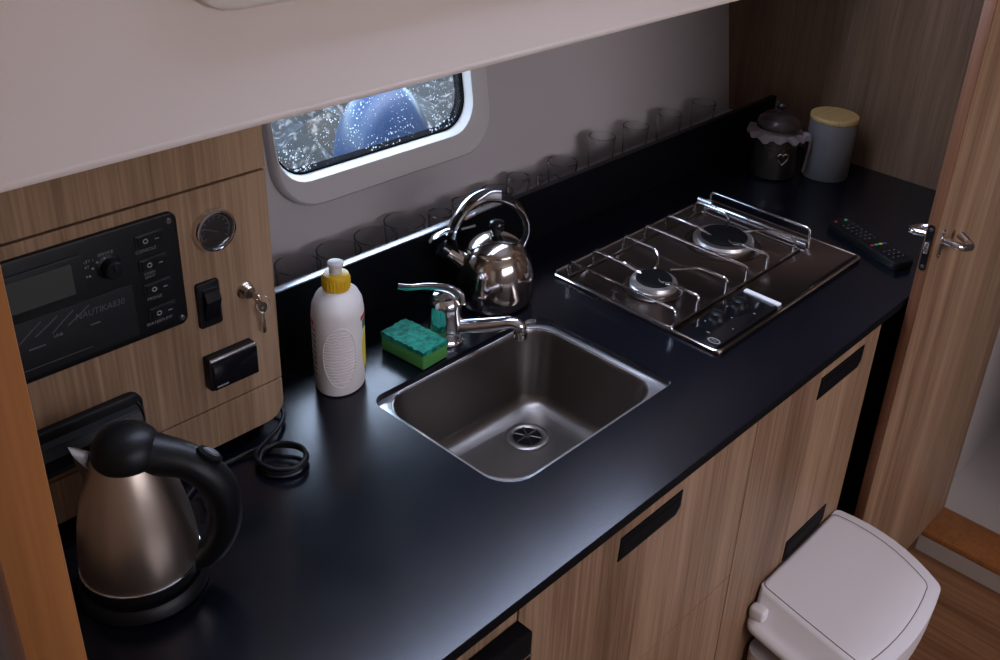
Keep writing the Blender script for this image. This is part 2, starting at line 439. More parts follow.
bm = BM(); loft_ring(bm, [L3b(W2, -.016), L3b(W2, .016), L3b(off(W2, .006), .022), L3b(off(OU2, -.008), .022), L3b(off(OU2, -.002), .017), L3b(OU2, .009), L3b(OU2, 0), L3b(off(W2, .004), 0), L3b(off(W2, .004), -.016)]); obj('window_frame', bm, TRIML, wn)
bm = BM(); plate(bm, off(W2, .003), fl, -.010, -.014); obj('pane', bm, PANE2, wn, smooth=False)
bm = BM(); box(bm, -1.3, XB, -1.7, 1.20, TOP, TOP + .04)
tag(obj('ceiling', bm, CEIL, smooth=False), 'plain cabin ceiling', 'ceiling', kind='structure')
bm = BM(); box(bm, -1.3, XB, LY + .05, 1.556, .600, .630)
tag(obj('ceiling.001', bm, HULL, smooth=False), 'side deck closing the recess above the galley window', 'ceiling', kind='structure')

# ------------------------------------------------------------------ door
DY0, DY1, DX0 = .600, .622, 1.861
door = thing('door_1', 'open wooden door at right with a brown edge and chrome handles', 'door', (DX0, DY0, -.93), kind='structure')
bm = BM(); box(bm, DX0 + .004, 2.533, DY0, DY1, -.930, 1.0, .001); obj('door_leaf', bm, W_CAB, door)
bm = BM(); box(bm, DX0, DX0 + .0045, DY0, DY1, -.930, 1.0, .001); obj('edge_strip', bm, W_EDGE, door)
fx = lambda u, v, d: (DX0 - d, u, v)
bm = BM(); plate(bm, rrect(.605, .6185, .080, .178, .006, 4), fx, 0, .0025); lk = obj('lock_plate', bm, BLK, door)
bm = BM(); box(bm, DX0 - .008, DX0 - .002, .607, .6165, .118, .142, .002); obj('latch', bm, ALU, lk)
for zz in (.168, .088):
    bm = BM(); lathe(bm, [(0, .0012), (.0035, .001), (.0042, 0)], seg=14, M=Matrix.Translation((DX0 - .0025, .6118, zz)) @ Matrix.Rotation(-PI / 2, 4, 'Y')); obj('screw', bm, DSCREW, lk)
for side, yy in ((-1, DY0), (1, DY1)):
    bm = BM()
    plate(bm, rrect(1.882, 1.900, .100, .164, .008, 5), (lambda u, v, d, yy=yy, side=side: (u, yy + side * d, v)), 0, .005, .002)
    rose = obj('handle_plate', bm, CHROME, door)
    bm = BM()
    tube(bm, round_path([(1.891, yy + side * .004, .143), (1.889, yy + side * .042, .139), (1.945, yy + side * .047, .124), (1.954, yy + side * .014, .137)], .020, 7), .0082, 14)
    obj('lever_handle', bm, CHROME, rose)
    for zz in (.157, .107):
        bm = BM(); lathe(bm, [(0, .0015), (.003, .001), (.0036, 0)], seg=12, M=Matrix.Translation((1.891, yy + side * .005, zz)) @ Matrix.Rotation(side * -PI / 2, 4, 'X')); obj('screw', bm, CHROME, rose)

# ------------------------------------------------------------------ base cabinets
YF = .640
def cabinet(x0, x1, label, handles, z1=-.0185, lower=None, door_name='cabinet_door'):
    t = thing('base_cabinet', label, 'cabinet', ((x0 + x1) / 2, 1.0, ZF))
    bm = BM(); box(bm, x0 + .001, x1 - .001, YF + .022, 1.40, ZF, -.17); box(bm, x0 + .001, x1 - .001, YF + .022, .72, -.17, z1)
    obj('carcass', bm, GROOVE, t, smooth=False)
    spans = [(z1 - .001, (lower if lower else ZF + .05))]
    if lower: spans.append((lower - .003, ZF + .05))
    doors = []
    for za, zb in spans:
        bm = BM(); box(bm, x0 + .0018, x1 - .0018, YF, YF + .02, zb, za, .0008, 1); doors.append(obj(door_name, bm, W_CAB, t, smooth=False))
    for (a, b, za, zb, di) in handles:
        # dark recessed grip: rim, tray and lip
        pl = [(a - .003, zb), (b - .012, zb), (b - .001, zb + .012), (b, za), (a, za)]
        bm = BM(); plate(bm, pl, FY(YF), 0, .0022, .0012); h = obj('recessed_handle', bm, BLKM, doors[di])
        bm = BM(); plate(bm, [(a + .004, zb + .006), (b - .014, zb + .006), (b - .007, zb + .016), (b - .006, za - .012), (a + .005, za - .012)], FY(YF - .0022), 0, .0006); obj('grip_tray', bm, BLKM, h)
    return t
cabinet(.737, 1.331, 'wood base cabinet under the sink, long door with one black recessed handle', [(.956, 1.111, -.050, -.094, 0)], lower=-.3835)
cabinet(1.331, 1.797, 'wood base cabinet under the hob with two black recessed handles, behind the bin', [(1.556, 1.727, -.050, -.098, 0), (1.556, 1.722, -.452, -.502, 0)])
# left unit with black projecting pull
t = cabinet(.21, .737, 'wood base cabinet at the near end with a black projecting pull', [])
dr = [o for o in t.children if o.name.startswith('cabinet_door')][0]
bm = BM(); box(bm, .45, .7365, .612, YF, -.105, -.047, .003); pu = obj('pull_handle', bm, BLKM, dr)
bm = BM(); box(bm, .45, .735, .6105, .6125, -.0885, -.0855, .0006); obj('edge_glint', bm, CHROME, pu)  # bright bar stands in for the highlight on the pull's edge
# black panel stands in for the shade between cabinet and door
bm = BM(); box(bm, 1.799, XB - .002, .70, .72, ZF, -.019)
tag(obj('trim_4', bm, BLKM, smooth=False), 'black panel standing in for the shade in the gap beside the open door', 'shade panel', kind='structure')

# ------------------------------------------------------------------ worktop + upstand
CUT = rrect(.868, 1.279, .785, 1.103, (.05, .026, .055, .012), 7)
wt = thing('worktop', 'matt black worktop running the length of the galley', 'worktop', (1.3, .95, -.018))
bm = BM(); ring_plate(bm, CUT, outer_for(CUT, .192, XB - .001, .6325, hy(0) - .004), FZ(), -.018, 0)
obj('slab', bm, WORK, wt, smooth=False)
bm = BM(); box(bm, .192, XB - .001, .6315, .6325, -.018, -.0006); obj('front_edge', bm, BLKM, wt, smooth=False)
ups = thing('upstand', 'tall black board along the back of the worktop, glasses behind it', 'upstand', (1.6, 1.3225, .0003))
bm = BM(); box(bm, .735, XB - .001, 1.315, 1.330, 0.0003, .1195, .001); obj('board', bm, UPST, ups, smooth=False)
bm = BM(); box(bm, .735, 1.42, 1.3145, 1.3305, .1195, .1225, .0007); tr = obj('edge_trim', bm, mat('dull_aluminium', (.58, .60, .64), .34, 1.), ups); tr['label'] = 'bright metal strip along the top of the upstand'

# ------------------------------------------------------------------ instrument console (wood fascia)
FX1, FYF = .731, 1.140
con = thing('instrument_console', 'wood fascia console with grooves, left of the galley window', 'console', (.46, 1.2, .03))
def rf(x0, x1, z0, z1, r): return rrect(x0, x1, z0, z1, r, 5)
bm = BM(); plate(bm, rf(.192, FX1, .022, .62, (.001, .001, .001, .030)), FY(FYF + .014), -.25, 0); obj('carcass', bm, W_BULK, con, smooth=False)
bm = BM(); plate(bm, rf(.192, FX1, .4375, .62, .001), FY(FYF + .014), 0, .014, .001); obj('upper_panel', bm, W_CAB, con, smooth=False)
bm = BM(); plate(bm, rf(.192, FX1, .0925, .4340, .001), FY(FYF + .014), 0, .014, .001); obj('middle_panel', bm, W_CAB, con, smooth=False)
bm = BM(); plate(bm, rf(.192, FX1, .022, .0900, (.001, .001, .001, .030)), FY(FYF + .014), 0, .014, .001); obj('lower_panel', bm, W_CAB, con, smooth=False)
for za, zb in ((.4335, .438), (.0895, .093)):
    bm = BM(); box(bm, .192, FX1 - .001, FYF + .010, FYF + .0138, za, zb); obj('groove', bm, GROOVE, con, smooth=False)
bm = BM(); box(bm, .195, FX1 - .02, FYF + .03, FYF + .06, 0.0005, .024); obj('plinth', bm, BLKM, con, smooth=False)

# switch panel
sp = thing('switch_panel', 'black electrical panel with screen, knob and four rocker switches', 'control panel', (.48, FYF, .25))
bm = BM(); plate(bm, rf(.310, .593, .2475, .4135, .011), FY(FYF), 0.0005, .0075, .002); obj('face_plate', bm, BLK, sp)
fp = FY(FYF - .0076)
bm = BM(); plate(bm, rf(.318, .466, .3415, .3965, .003), fp, 0, .0035, .001); obj('screen_bezel', bm, DKGREY, sp)
bm = BM(); plate(bm, rf(.366, .450, .3475, .3885, .002), FY(FYF - .0112), 0, .0006); s_ = obj('screen', bm, LCD, sp); s_['label'] = 'unlit grey display'
bm = BM(); plate(bm, rf(.318, .522, .2560, .3330, .003), fp, 0, .0015, .0006); obj('lower_recess', bm, DKGREY, sp)
bm = BM(); lathe(bm, [(0, .017), (.010, .017), (.0115, .0155), (.0125, .002), (.0165, .0)], seg=32, M=Matrix.Translation((.497, FYF - .0076, .3670)) @ Matrix.Rotation(PI / 2, 4, 'X')); kb = obj('rotary_knob', bm, BLK, sp)
bm = BM(); box(bm, .4955, .4985, FYF - .0262, FYF - .0240, .366, .378, .0005); obj('knob_pointer', bm, DKGREY, kb)
for i, (xx, zz, lab) in enumerate(((.5515, .3870, 'CONSOLE'), (.5525, .3525, 'CABIN\nLIGHT'), (.5545, .3165, 'FRIDGE'), (.5565, .2800, 'WATERPUMP'))):
    bm = BM(); plate(bm, rf(xx - .018, xx + .020, zz - .0085, zz + .0095, .002), fp, 0, .002, .0008); fr_ = obj('rocker_switch', bm, DKGREY, sp)
    bm = BM(); loft(bm, [[(xx - .016, FYF - .0096, zz - .007), (xx + .018, FYF - .0096, zz - .007), (xx + .018, FYF - .0096, zz + .008), (xx - .016, FYF - .0096, zz + .008)],
                         [(xx - .015, FYF - .0110, zz - .006), (xx + .017, FYF - .0145, zz - .006), (xx + .017, FYF - .0145, zz + .007), (xx - .015, FYF - .0110, zz + .007)]]); obj('rocker', bm, BLK, fr_, smooth=False)
    bm = BM(); lathe(bm, [(.0021, 0), (.0021, .0006), (.0036, .0006), (.0036, 0)], seg=20, closed=True, M=Matrix.Translation((xx - .006, FYF - .0121, zz + .0005)) @ Matrix.Rotation(PI / 2, 4, 'X'))
    box(bm, xx + .006, xx + .0115, FYF - .0142, FYF - .0134, zz, zz + .0012); obj('switch_mark', bm, PRINT, fr_)
    obj('lettering', text(lab, .0062 if '\n' not in lab else .0052, (lambda u, v, d, xx=xx, zz=zz: (xx - .005 + u, FYF - .0081, zz - (.0140 if i != 1 else .0155) + v)), 'l', PRINT, sp), PRINT, sp, smooth=False)
for xx, zz in ((.5815, .4025), (.5835, .2580)):
    bm = BM(); lathe(bm, [(0, .002), (.003, .002), (.0042, 0)], seg=18, M=Matrix.Translation((xx, FYF - .0076, zz)) @ Matrix.Rotation(PI / 2, 4, 'X')); obj('screw', bm, DSCREW, sp)
for (xx, zz, lab) in ((.464, .3760, 'START'), (.470, .3830, 'BATT 1'), (.494, .3870, 'SERVICE'), (.352, .3935, 'NAUTIC'), (.4215, .3000, 'LINE')):
    obj('lettering', text(lab, .0056, (lambda u, v, d, xx=xx, zz=zz: (xx + u, FYF - .0095, zz + v)), 'l', PRINT, sp), PRINT, sp, smooth=False)
for xx, zz in ((.4715, .3626), (.4675, .3630), (.4765, .3715), (.4829, .3780), (.4925, .3800)):
    bm = BM(); lathe(bm, [(0, .0012), (.0013, .001), (.0015, 0)], seg=10, M=Matrix.Translation((xx, FYF - .0078, zz)) @ Matrix.Rotation(PI / 2, 4, 'X')); obj('dial_dot', bm, PRINT, sp)
obj('lettering', text('NAUTIKA830', .0125, (lambda u, v, d: (.4765 + u, FYF - .0095, .3145 + v)), 'l', PRINTD, sp, sx=.88, shear=.15), PRINTD, sp, smooth=False)
for k in range(4):
    bm = BM(); tube(bm, [(.375 + .02 * k, FYF - .0093, .305 + .003 * (k % 2)), (.392 + .02 * k, FYF - .0093, .318), (.404 + .02 * k, FYF - .0093, .326)], .0007, 6); obj('printed_line', bm, PRINTD, sp, smooth=False)
for xa, xb, za, zb in ((.333, .46, .2665, .2672), (.385, .405, .2925, .2945), (.462, .474, .2965, .2985)):
    bm = BM(); box(bm, xa, xb, FYF - .0096, FYF - .0089, za, zb); obj('printed_line', bm, PRINTD, sp, smooth=False)

def nudge(o, x, z): o.location.x += x; o.location.z += z
nudge(sp, -.0035, .0040)
# round gauge
g = thing('round_gauge', 'round dark gauge in a chrome bezel on the wood console', 'gauge', (.6475, FYF, .3384))
MG = Matrix.Translation((.6475, FYF - .0005, .3684)) @ Matrix.Rotation(PI / 2, 4, 'X')
bm = BM(); lathe(bm, [(.0245, 0), (.0305, 0), (.0310, .006), (.0290, .010), (.0265, .0105), (.0250, .008), (.0245, .003)], seg=48, M=MG, closed=True); obj('bezel', bm, CHROME, g)
bm = BM(); lathe(bm, [(0, .004), (.0248, .004), (.0248, .0005), (0, .0005)], seg=40, M=MG); dl = obj('dial', bm, mat('dial_face', (.035, .035, .04), .35), g)
bm = BM()
for k in range(11):
    a = math.radians(215 - 25 * k); r0, r1 = .0165, .0215
    tube(bm, [(.6475 + r0 * math.cos(a), FYF - .0050, .3684 + r0 * math.sin(a)), (.6475 + r1 * math.cos(a), FYF - .0050, .3684 + r1 * math.sin(a))], .0006, 6)
tube(bm, [(.6475 + .0215 * math.cos(math.radians(a)), FYF - .0050, .3684 + .0215 * math.sin(math.radians(a))) for a in range(215, -40, -5)], .0005, 6); obj('dial_scale', bm, PRINT, dl)
bm = BM(); tube(bm, [(.652, FYF - .0060, .3650), (.631, FYF - .0060, .3750)], .0008, 6); obj('needle', bm, PRINT, dl)
bm = BM(); lathe(bm, [(0, .0085), (.012, .0082), (.0252, .0065), (.0252, .0060), (0, .0078)], seg=40, M=MG); obj('lens', bm, CLEARG, g)

nudge(g, -.0045, .0035)
# big black rocker switch
g = thing('breaker_switch', 'single black rocker switch beside the black electrical panel', 'switch', (.628, FYF, .224))
bm = BM(); plate(bm, rf(.6095, .6445, .2255, .2955, .004), FY(FYF), .0005, .006, .002); obj('bezel', bm, BLK, g)
bm = BM(); pr = [(.2385, .006), (.2385, .010), (.2560, .013), (.2700, .018), (.2830, .0135), (.2860, .006)]
loft(bm, [[(x, FYF - d, z) for z, d in pr] for x in (.6165, .6385)]); obj('rocker', bm, BLKG, g, smooth=False)
nudge(g, -.0035, .0040)
# lock with key
g = thing('cabinet_lock', 'small nickel cabinet lock with its key hanging in it', 'lock', (.6824, FYF, .255))
ML = Matrix.Translation((.6824, FYF - .0005, .2622)) @ Matrix.Rotation(PI / 2, 4, 'X')
bm = BM(); lathe(bm, [(0, .013), (.0075, .013), (.0095, .011), (.0105, .003), (.0135, 0)], seg=28, M=ML); obj('cylinder', bm, BRASS, g)
bm = BM(); box(bm, .6816, .6832, FYF - .026, FYF - .012, .2560, .2680, .0005); lathe(bm, [(.002, -.001), (.0082, -.001), (.0082, .001), (.002, .001)], seg=20, closed=True, M=Matrix.Translation((.6824, FYF - .030, .2605)) @ Matrix.Rotation(PI / 2, 4, 'Y')); ky = obj('key', bm, BRASS, g)
bm = BM(); tube(bm, [(.6915 + .0115 * math.cos(a * PI / 12), FYF - .030 + .004 * math.sin(a * PI / 12), .2475 + .0115 * math.sin(a * PI / 12)) for a in range(24)], .0008, 6, closed=True); rg = obj('key_ring', bm, BRASS, ky)
bm = BM(); lathe(bm, [(.002, -.0009), (.0075, -.0009), (.0075, .0009), (.002, .0009)], seg=20, closed=True, sy=1.25, M=Matrix.Translation((.7005, FYF - .012, .2310)) @ Matrix.Rotation(PI / 2, 4, 'X')); box(bm, .6982, .7022, FYF - .013, FYF - .011, .1890, .2260, .0005); box(bm, .7018, .7038, FYF - .013, FYF - .011, .1900, .2100, .0004); obj('spare_key', bm, BRASS, ky)
# black socket with silver top
g = thing('power_socket', 'black square socket with a silver top edge, low on the console', 'socket', (.648, FYF, .125))
bm = BM(); plate(bm, rf(.6105, .6875, .1250, .1775, .003), FY(FYF), .0005, .016, .002); obj('housing', bm, BLK, g)
bm = BM(); plate(bm, rf(.6145, .6870, .1265, .1715, .002), FY(FYF - .016), 0, .003, .001); obj('flap', bm, BLKG, g)
bm = BM(); box(bm, .6125, .6872, FYF - .0188, FYF - .013, .1725, .1772, .001); obj('silver_edge', bm, ALU, g)
bm = BM(); box(bm, .618, .636, FYF - .0194, FYF - .0189, .1306, .1330); obj('printed_line', bm, PRINT, g, smooth=False)
nudge(g, -.005, .006)
# black marine radio
g = thing('marine_radio', 'long black marine radio housing behind the electric kettle', 'radio', (.43, FYF, .107))
bm = BM(); plate(bm, rf(.300, .5135, .1085, .1740, (.016, .002, .002, .004)), FY(FYF), .0005, .012, .004); obj('housing', bm, BLK, g)
bm = BM(); pr = [(.1120, .012), (.1120, .022), (.1250, .029), (.1420, .029), (.1560, .021), (.1590, .012)]
loft(bm, [[(x, FYF - d, z) for z, d in pr] for x in (.306, .5020)]); fp_ = obj('flip_cover', bm, BLK, g, smooth=False)
bm = BM(); tube(bm, smooth_path([(.5045, FYF - .0135, .1625), (.5085, FYF - .0150, .152), (.5100, FYF - .0150, .140), (.5100, FYF - .0145, .128)], 6), .0009, 8); obj('chrome_arc', bm, CHROME, g)
bm = BM(); box(bm, .470, .484, FYF - .0315, FYF - .028, .1365, .1395, .001); obj('release_catch', bm, CHROME, fp_)
bm = BM(); box(bm, .306, .5020, FYF - .0225, FYF - .0205, .1530, .1545, .0004); obj('cover_edge', bm, DKGREY, fp_)

nudge(g, -.005, .004)
# ------------------------------------------------------------------ sink
sk = thing('sink', 'undermounted stainless steel sink set in the black worktop', 'sink', (1.067, .944, -.16))
BX = (.883, 1.264, .799, 1.0995)
bm = BM()
FL = rrect(.8685, 1.2785, .7855, 1.1025, (.05, .026, .055, .012), 7)
zt = -.012
lo = [[(u, v, zt) for u, v in FL]]
lo.append([(u, v, zt) for u, v in rrect(*BX, .060, 7)])
def bl(k, z, r): return [(u, v, z) for u, v in rrect(BX[0] + k, BX[1] - k, BX[2] + k, BX[3] - k, r, 7)]
lo += [bl(.002, zt - .003, .057), bl(.0035, zt - .01, .056), bl(.016, -.145, .05), bl(.021, -.157, .047), bl(.032, -.165, .04), bl(.05, -.168, .035)]
lo.append([(1.150 + (u - 1.0735) * .26, (1.002 + (v - .946) * .28), -.170) for u, v in rrect(*BX, .12, 7)])
loft(bm, lo, cap0=False, cap1=True); obj('bowl', bm, STEELS, sk, auto=60)
bm = BM(); loft_ring(bm, [[(u, v, zt + .0004) for u, v in FL], [(u, v, zt + .0006) for u, v in rrect(BX[0] - .002, BX[1] + .002, BX[2] - .002, BX[3] + .002, .059, 7)], bl(.0015, zt - .002, .0575), [(u, v, zt - .003) for u, v in FL]])
obj('rim', bm, STEELR, sk)
DC = (1.150, 1.002, -.1695)
bm = BM(); lathe(bm, [(.026, .0005), (.030, .003), (.037, .0032), (.041, .001), (.041, 0), (.026, 0)], DC, 40, closed=True); dn = obj('drain_flange', bm, STEELS, sk)
bm = BM(); lathe(bm, [(0, .0008), (.0265, .0008), (.0265, .0001), (0, .0001)], DC, 32); obj('drain_hole', bm, BLKM, dn)
bm = BM(); lathe(bm, [(0, .004), (.006, .0035), (.008, .0015)], DC, 20)
for k in range(6):
    a = k * PI / 3; tube(bm, [(DC[0] + .007 * math.cos(a), DC[1] + .007 * math.sin(a), DC[2] + .0018), (DC[0] + .026 * math.cos(a), DC[1] + .026 * math.sin(a), DC[2] + .002)], .0022, 8)
obj('drain_strainer', bm, DRN, dn)

# ------------------------------------------------------------------ faucet
FB = (1.086, 1.156)
fc = thing('faucet', 'chrome single-lever faucet behind the sink', 'faucet', (FB[0], FB[1], 0))
bm = BM(); lathe(bm, [(0, 0), (.034, 0), (.035, .004), (.030, .010), (.029, .070), (.030, .076), (.0285, .082), (.022, .090), (0, .093)], (FB[0], FB[1], .0003), 40); obj('body', bm, CHROME, fc)
bm = BM(); p = smooth_path([(FB[0] + a, FB[1] + b, c) for a, b, c in ((.004, -.005, .027), (.028, -.041, .034), (.053, -.078, .045), (.066, -.098, .051), (.075, -.112, .046), (.0765, -.114, .033))], 8)
tube(bm, p, .012, 18, radii=[.0155 - .0045 * min(1, i / (len(p) * .6)) for i in range(len(p))]); spt = obj('spout', bm, CHROME, fc)
bm = BM(); lathe(bm, [(0, 0), (.0115, 0), (.0125, .002), (.0125, .014), (0, .014)], (FB[0] + .0765, FB[1] - .114, .022), 24); obj('aerator', bm, STEELP, spt)
bm = BM(); p = smooth_path([(FB[0] + a, FB[1] + b, c) for a, b, c in ((.014, -.014, .078), (.013, -.011, .092), (.000, .001, .103), (-.024, .022, .107), (-.048, .042, .106), (-.064, .055, .109))], 8)
n = len(p); tube(bm, p, .014, 16, flat=.46, radii=[.0215 - .0085 * min(1, i / (n * .75)) for i in range(n)]); obj('lever', bm, CHROME, fc)

# ------------------------------------------------------------------ sponge
ang = math.atan2(1.112 - 1.205, .9937 - .983)
sg = thing('sponge', 'green sponge with a dark green scouring side, by the faucet', 'sponge', (1.016, 1.155, 0))
fr = Matrix.Translation((1.014, 1.158, .0006)) @ Matrix.Rotation(math.radians(-86), 4, 'Z')
def slab(l, w, z0, z1, r, n=10, amp=0., seed=1):
    rnd = random.Random(seed); t = bmesh.new()
    bmesh.ops.create_grid(t, x_segments=n * 2, y_segments=n, size=.5)
    top = [v for v in t.verts]
    for v in top: v.co = Vector((v.co.x * l, v.co.y * w, z1 + rnd.uniform(-amp, amp)))
    ex = bmesh.ops.extrude_face_region(t, geom=t.faces[:])
    for v in [e for e in ex['geom'] if isinstance(e, bmesh.types.BMVert)]: v.co.z = z0
    bmesh.ops.recalc_face_normals(t, faces=t.faces[:])
    return t
bm = BM(); t = BM(); box(t, -.052, .052, -.031, .031, 0, .0285, .004, 3); merge(bm, t, fr); obj('foam', bm, FOAM, sg)
bm = BM(); merge(bm, slab(.104, .062, .028, .0365, 0, 12, .0016), fr); obj('scouring_pad', bm, SCOUR, sg, auto=60)

# ------------------------------------------------------------------ dish soap bottle
BC = (.868, 1.178)
bt = thing('dish_soap_bottle', 'white dish soap bottle with a yellow cap, standing left of the sink', 'bottle', (BC[0], BC[1], 0))
RB = Matrix.Rotation(math.radians(38), 4, 'Z')
bm = BM(); lathe(bm, [(0, 0), (.036, 0), (.0405, .003), (.042, .010), (.0425, .08), (.0425, .140), (.0405, .156), (.035, .168), (.026, .176), (.019, .179), (.0165, .181), (.0165, .186), (0, .186)], BC + (0,), 56, sx=1.22, sy=.98, M=RB); body = obj('body', bm, WHITEB, bt)
bm = BM(); lathe(bm, [(.0165, .176), (.021, .178), (.0220, .181), (.0220, .198), (.0200, .204), (.012, .206), (0, .206)], BC + (.002,), 40, M=RB)
for k in range(24):
    a = k * PI / 12; box(bm, BC[0] + .0218 * math.cos(a) - .0009, BC[0] + .0218 * math.cos(a) + .0009, BC[1] + .0218 * math.sin(a) - .0009, BC[1] + .0218 * math.sin(a) + .0009, .183, .200)
cp = obj('cap', bm, YEL, bt)
bm = BM(); lathe(bm, [(.0105, 0), (.0105, .008), (.0095, .012), (.0125, .014), (.0135, .017), (.0125, .020), (.008, .022), (.004, .0225), (0, .0225)], BC + (.2065,), 28); obj('nozzle', bm, NOZ, cp)
# surface patches on the bottle: angle measured from the viewer direction
va = math.atan2(-BC[1], -BC[0])
def bpt(a, z, d=0.):
    q = Vector((math.cos(a), math.sin(a), 0)); l = RB.inverted() @ q
    k = 1 / math.sqrt((l.x / 1.22) ** 2 + (l.y / .98) ** 2); r = (.0425 * k + d)
    return Vector((BC[0] + q.x * r, BC[1] + q.y * r, z))
def patch(bm, a0, a1, z0, z1, d, na=8, nz=4, shape=None):
    t = bmesh.new(); G = []
    for j in range(nz + 1):
        row = []
        for i in range(na + 1):
            z = z0 + (z1 - z0) * j / nz; a = a0 + (a1 - a0) * i / na
            if shape: a = (a0 + a1) / 2 + (a - (a0 + a1) / 2) * shape(j / nz)
            row.append(t.verts.new(bpt(a, z, d)))
        G.append(row)
    for j in range(nz):
        for i in range(na): t.faces.new((G[j][i], G[j][i + 1], G[j + 1][i + 1], G[j + 1][i]))
    ex = bmesh.ops.extrude_face_region(t, geom=t.faces[:])
    for v in [e for e in ex['geom'] if isinstance(e, bmesh.types.BMVert)]:
        c = Vector((BC[0], BC[1], v.co.z)); v.co = c + (v.co - c) * (1 - .0004 / max(1e-4, (v.co - c).length) - d / .05)
    bmesh.ops.recalc_face_normals(t, faces=t.faces[:]); merge(bm, t)
D = math.radians
bm = BM()
for k in range(17):       # embossed oval of grip ridges
    z = .030 + .0058 * k; hw = math.sqrt(max(0.02, 1 - ((z - .0765) / .056) ** 2)) * D(33)
    pts = [bpt(va + D(2) + hw * (i / 10 * 2 - 1), z + .0012 * math.sin(i * 1.9 + k), .0003) for i in range(11)]
    tube(bm, pts, .0011, 6)
tube(bm, [bpt(va + D(2) + D(33) * math.cos(i * PI / 20), .0765 + .056 * math.sin(i * PI / 20), .0001) for i in range(40)], .0011, 6, closed=True)
obj('grip_ridges', bm, WHITEB, bt)
bm = BM(); patch(bm, va + D(58), va + D(100), .1285, .1360, .0005); obj('red_label', bm, RED, bt)
bm = BM(); patch(bm, va - D(55), va - D(100), .1265, .1360, .0005); obj('red_label', bm, RED, bt)
bm = BM(); patch(bm, va + D(60), va + D(104), .035, .105, .0004, shape=lambda t: .55 + .45 * math.sin(t * PI)); obj('yellow_label', bm, LYEL, bt)
bm = BM(); patch(bm, va + D(66), va + D(104), .110, .126, .0004); obj('dark_label', bm, LDK, bt)
bm = BM(); patch(bm, va + D(76), va + D(104), .020, .034, .0004); obj('dark_label', bm, LDK, bt)
for k in range(9):
    bm = BM(); patch(bm, va - D(50), va - D(98), .118 - .0105 * k, .1225 - .0105 * k, .0004); obj('printed_line', bm, LTXT, bt)

# ------------------------------------------------------------------ whistling kettle
KC = Vector((1.254, 1.197, 0)); Tk = Vector((.76, -.65, 0)).normalized()
def K(s, z, w=0.): return tuple(KC + Tk * s + Vector((-Tk.y, Tk.x, 0)) * w + Vector((0, 0, z)))
kt = thing('whistling_kettle', 'polished steel whistling kettle with a hooped handle, behind the faucet', 'kettle', tuple(KC))
bm = BM(); lathe(bm, [(0, .0012), (.060, .0012), (.068, .004), (.0735, .018), (.0745, .035), (.0735, .055), (.0705, .076), (.0640, .096), (.0560, .110), (.0535, .1125), (0, .112)], tuple(KC), 56); obj('body', bm, STEELP, kt)
bm = BM(); lathe(bm, [(.0535, .1120), (.0550, .1135), (.0545, .1160), (.0490, .1225), (.038, .1310), (.024, .1375), (.012, .1400), (0, .1405)], tuple(KC), 48); ld = obj('lid', bm, STEELP, kt)
bm = BM(); lathe(bm, [(.008, .139), (.0075, .145), (.012, .148), (.0155, .153), (.0160, .160), (.0130, .1665), (.007, .169), (0, .1695)], tuple(KC), 28); obj('lid_knob', bm, BLKG, ld)
bm = BM(); tube(bm, [K(-.058, .080), K(-.076, .092), K(-.096, .108)], .016, 18, radii=[.022, .0165, .0135]); spo = obj('spout', bm, STEELP, kt)
bm = BM(); tube(bm, [K(-.092, .105), K(-.104, .1145)], .0165, 18); obj('whistle_cap', bm, BLKG, spo)
hp = smooth_path([K(-.070, .088), K(-.081, .118), K(-.084, .142), K(-.074, .172), K(-.052, .200), K(-.022, .216), K(.008, .215), K(.034, .200), K(.052, .172), K(.055, .145), K(.048, .120), K(.044, .108)], 7)
bm = BM(); tube(bm, hp, .0105, 14, flat=.45); hd = obj('handle', bm, BLKG, kt)
hp2 = [Vector(q) for q in smooth_path([K(-.087, .136), K(-.0815, .158), K(-.0695, .1815), K(-.050, .2065), K(-.022, .2215), K(.006, .2215)], 7)]
bm = BM(); tube(bm, hp2, .0125, 12, flat=.28); obj('handle_chrome', bm, CHROME, hd)
hp3 = smooth_path([K(.032, .205), K(.0535, .180), K(.0600, .150), K(.0535, .122), K(.047, .108)], 7)
bm = BM(); tube(bm, hp3, .0095, 12, flat=.3); obj('handle_band', bm, CHROME, hd)
bm = BM(); tube(bm, round_path([K(-.076, .150), K(-.094, .150), K(-.116, .138), K(-.124, .126)], .01), .009, 10, flat=.4); obj('spout_trigger', bm, CHROME, kt)
for qa, qb in ((K(-.060, .172), K(-.040, .184)), (K(-.066, .152), K(-.040, .159))):
    bm = BM(); tube(bm, [qa, qb], .003, 8); obj('handle_pin', bm, CHROME, hd)

# ------------------------------------------------------------------ electric kettle
EC = Vector((.4135, .993, 0))
def E_(s, z, w=0.): return tuple(EC + Tk * s + Vector((-Tk.y, Tk.x, 0)) * w + Vector((0, 0, z)))
ek = thing('electric_kettle', 'brushed steel electric kettle with black lid and handle, by the orange post', 'electric kettle', tuple(EC))
bm = BM(); lathe(bm, [(0, .0008), (.076, .0008), (.079, .003), (.078, .012), (.072, .019), (0, .020)], tuple(EC), 56); bs = obj('power_base', bm, BLK, ek)
bm = BM(); lathe(bm, [(0, .021), (.066, .021), (.0700, .025), (.0712, .033), (.0710, .041), (0, .041)], tuple(EC), 56); obj('lower_collar', bm, BLK, ek)
bm = BM(); lathe(bm, [(.0712, .0400), (.0725, .0408), (.0725, .0428), (.0710, .0436)], tuple(EC), 56); obj('steel_rim', bm, CHROME, ek)
bm = BM(); lathe(bm, [(0, .042), (.0706, .042), (.0710, .052), (.0696, .078), (.0655, .108), (.0590, .138), (.0505, .167), (.0430, .188), (.0370, .202), (0, .203)], tuple(EC), 64); kb_ = obj('body', bm, STEELB, ek)
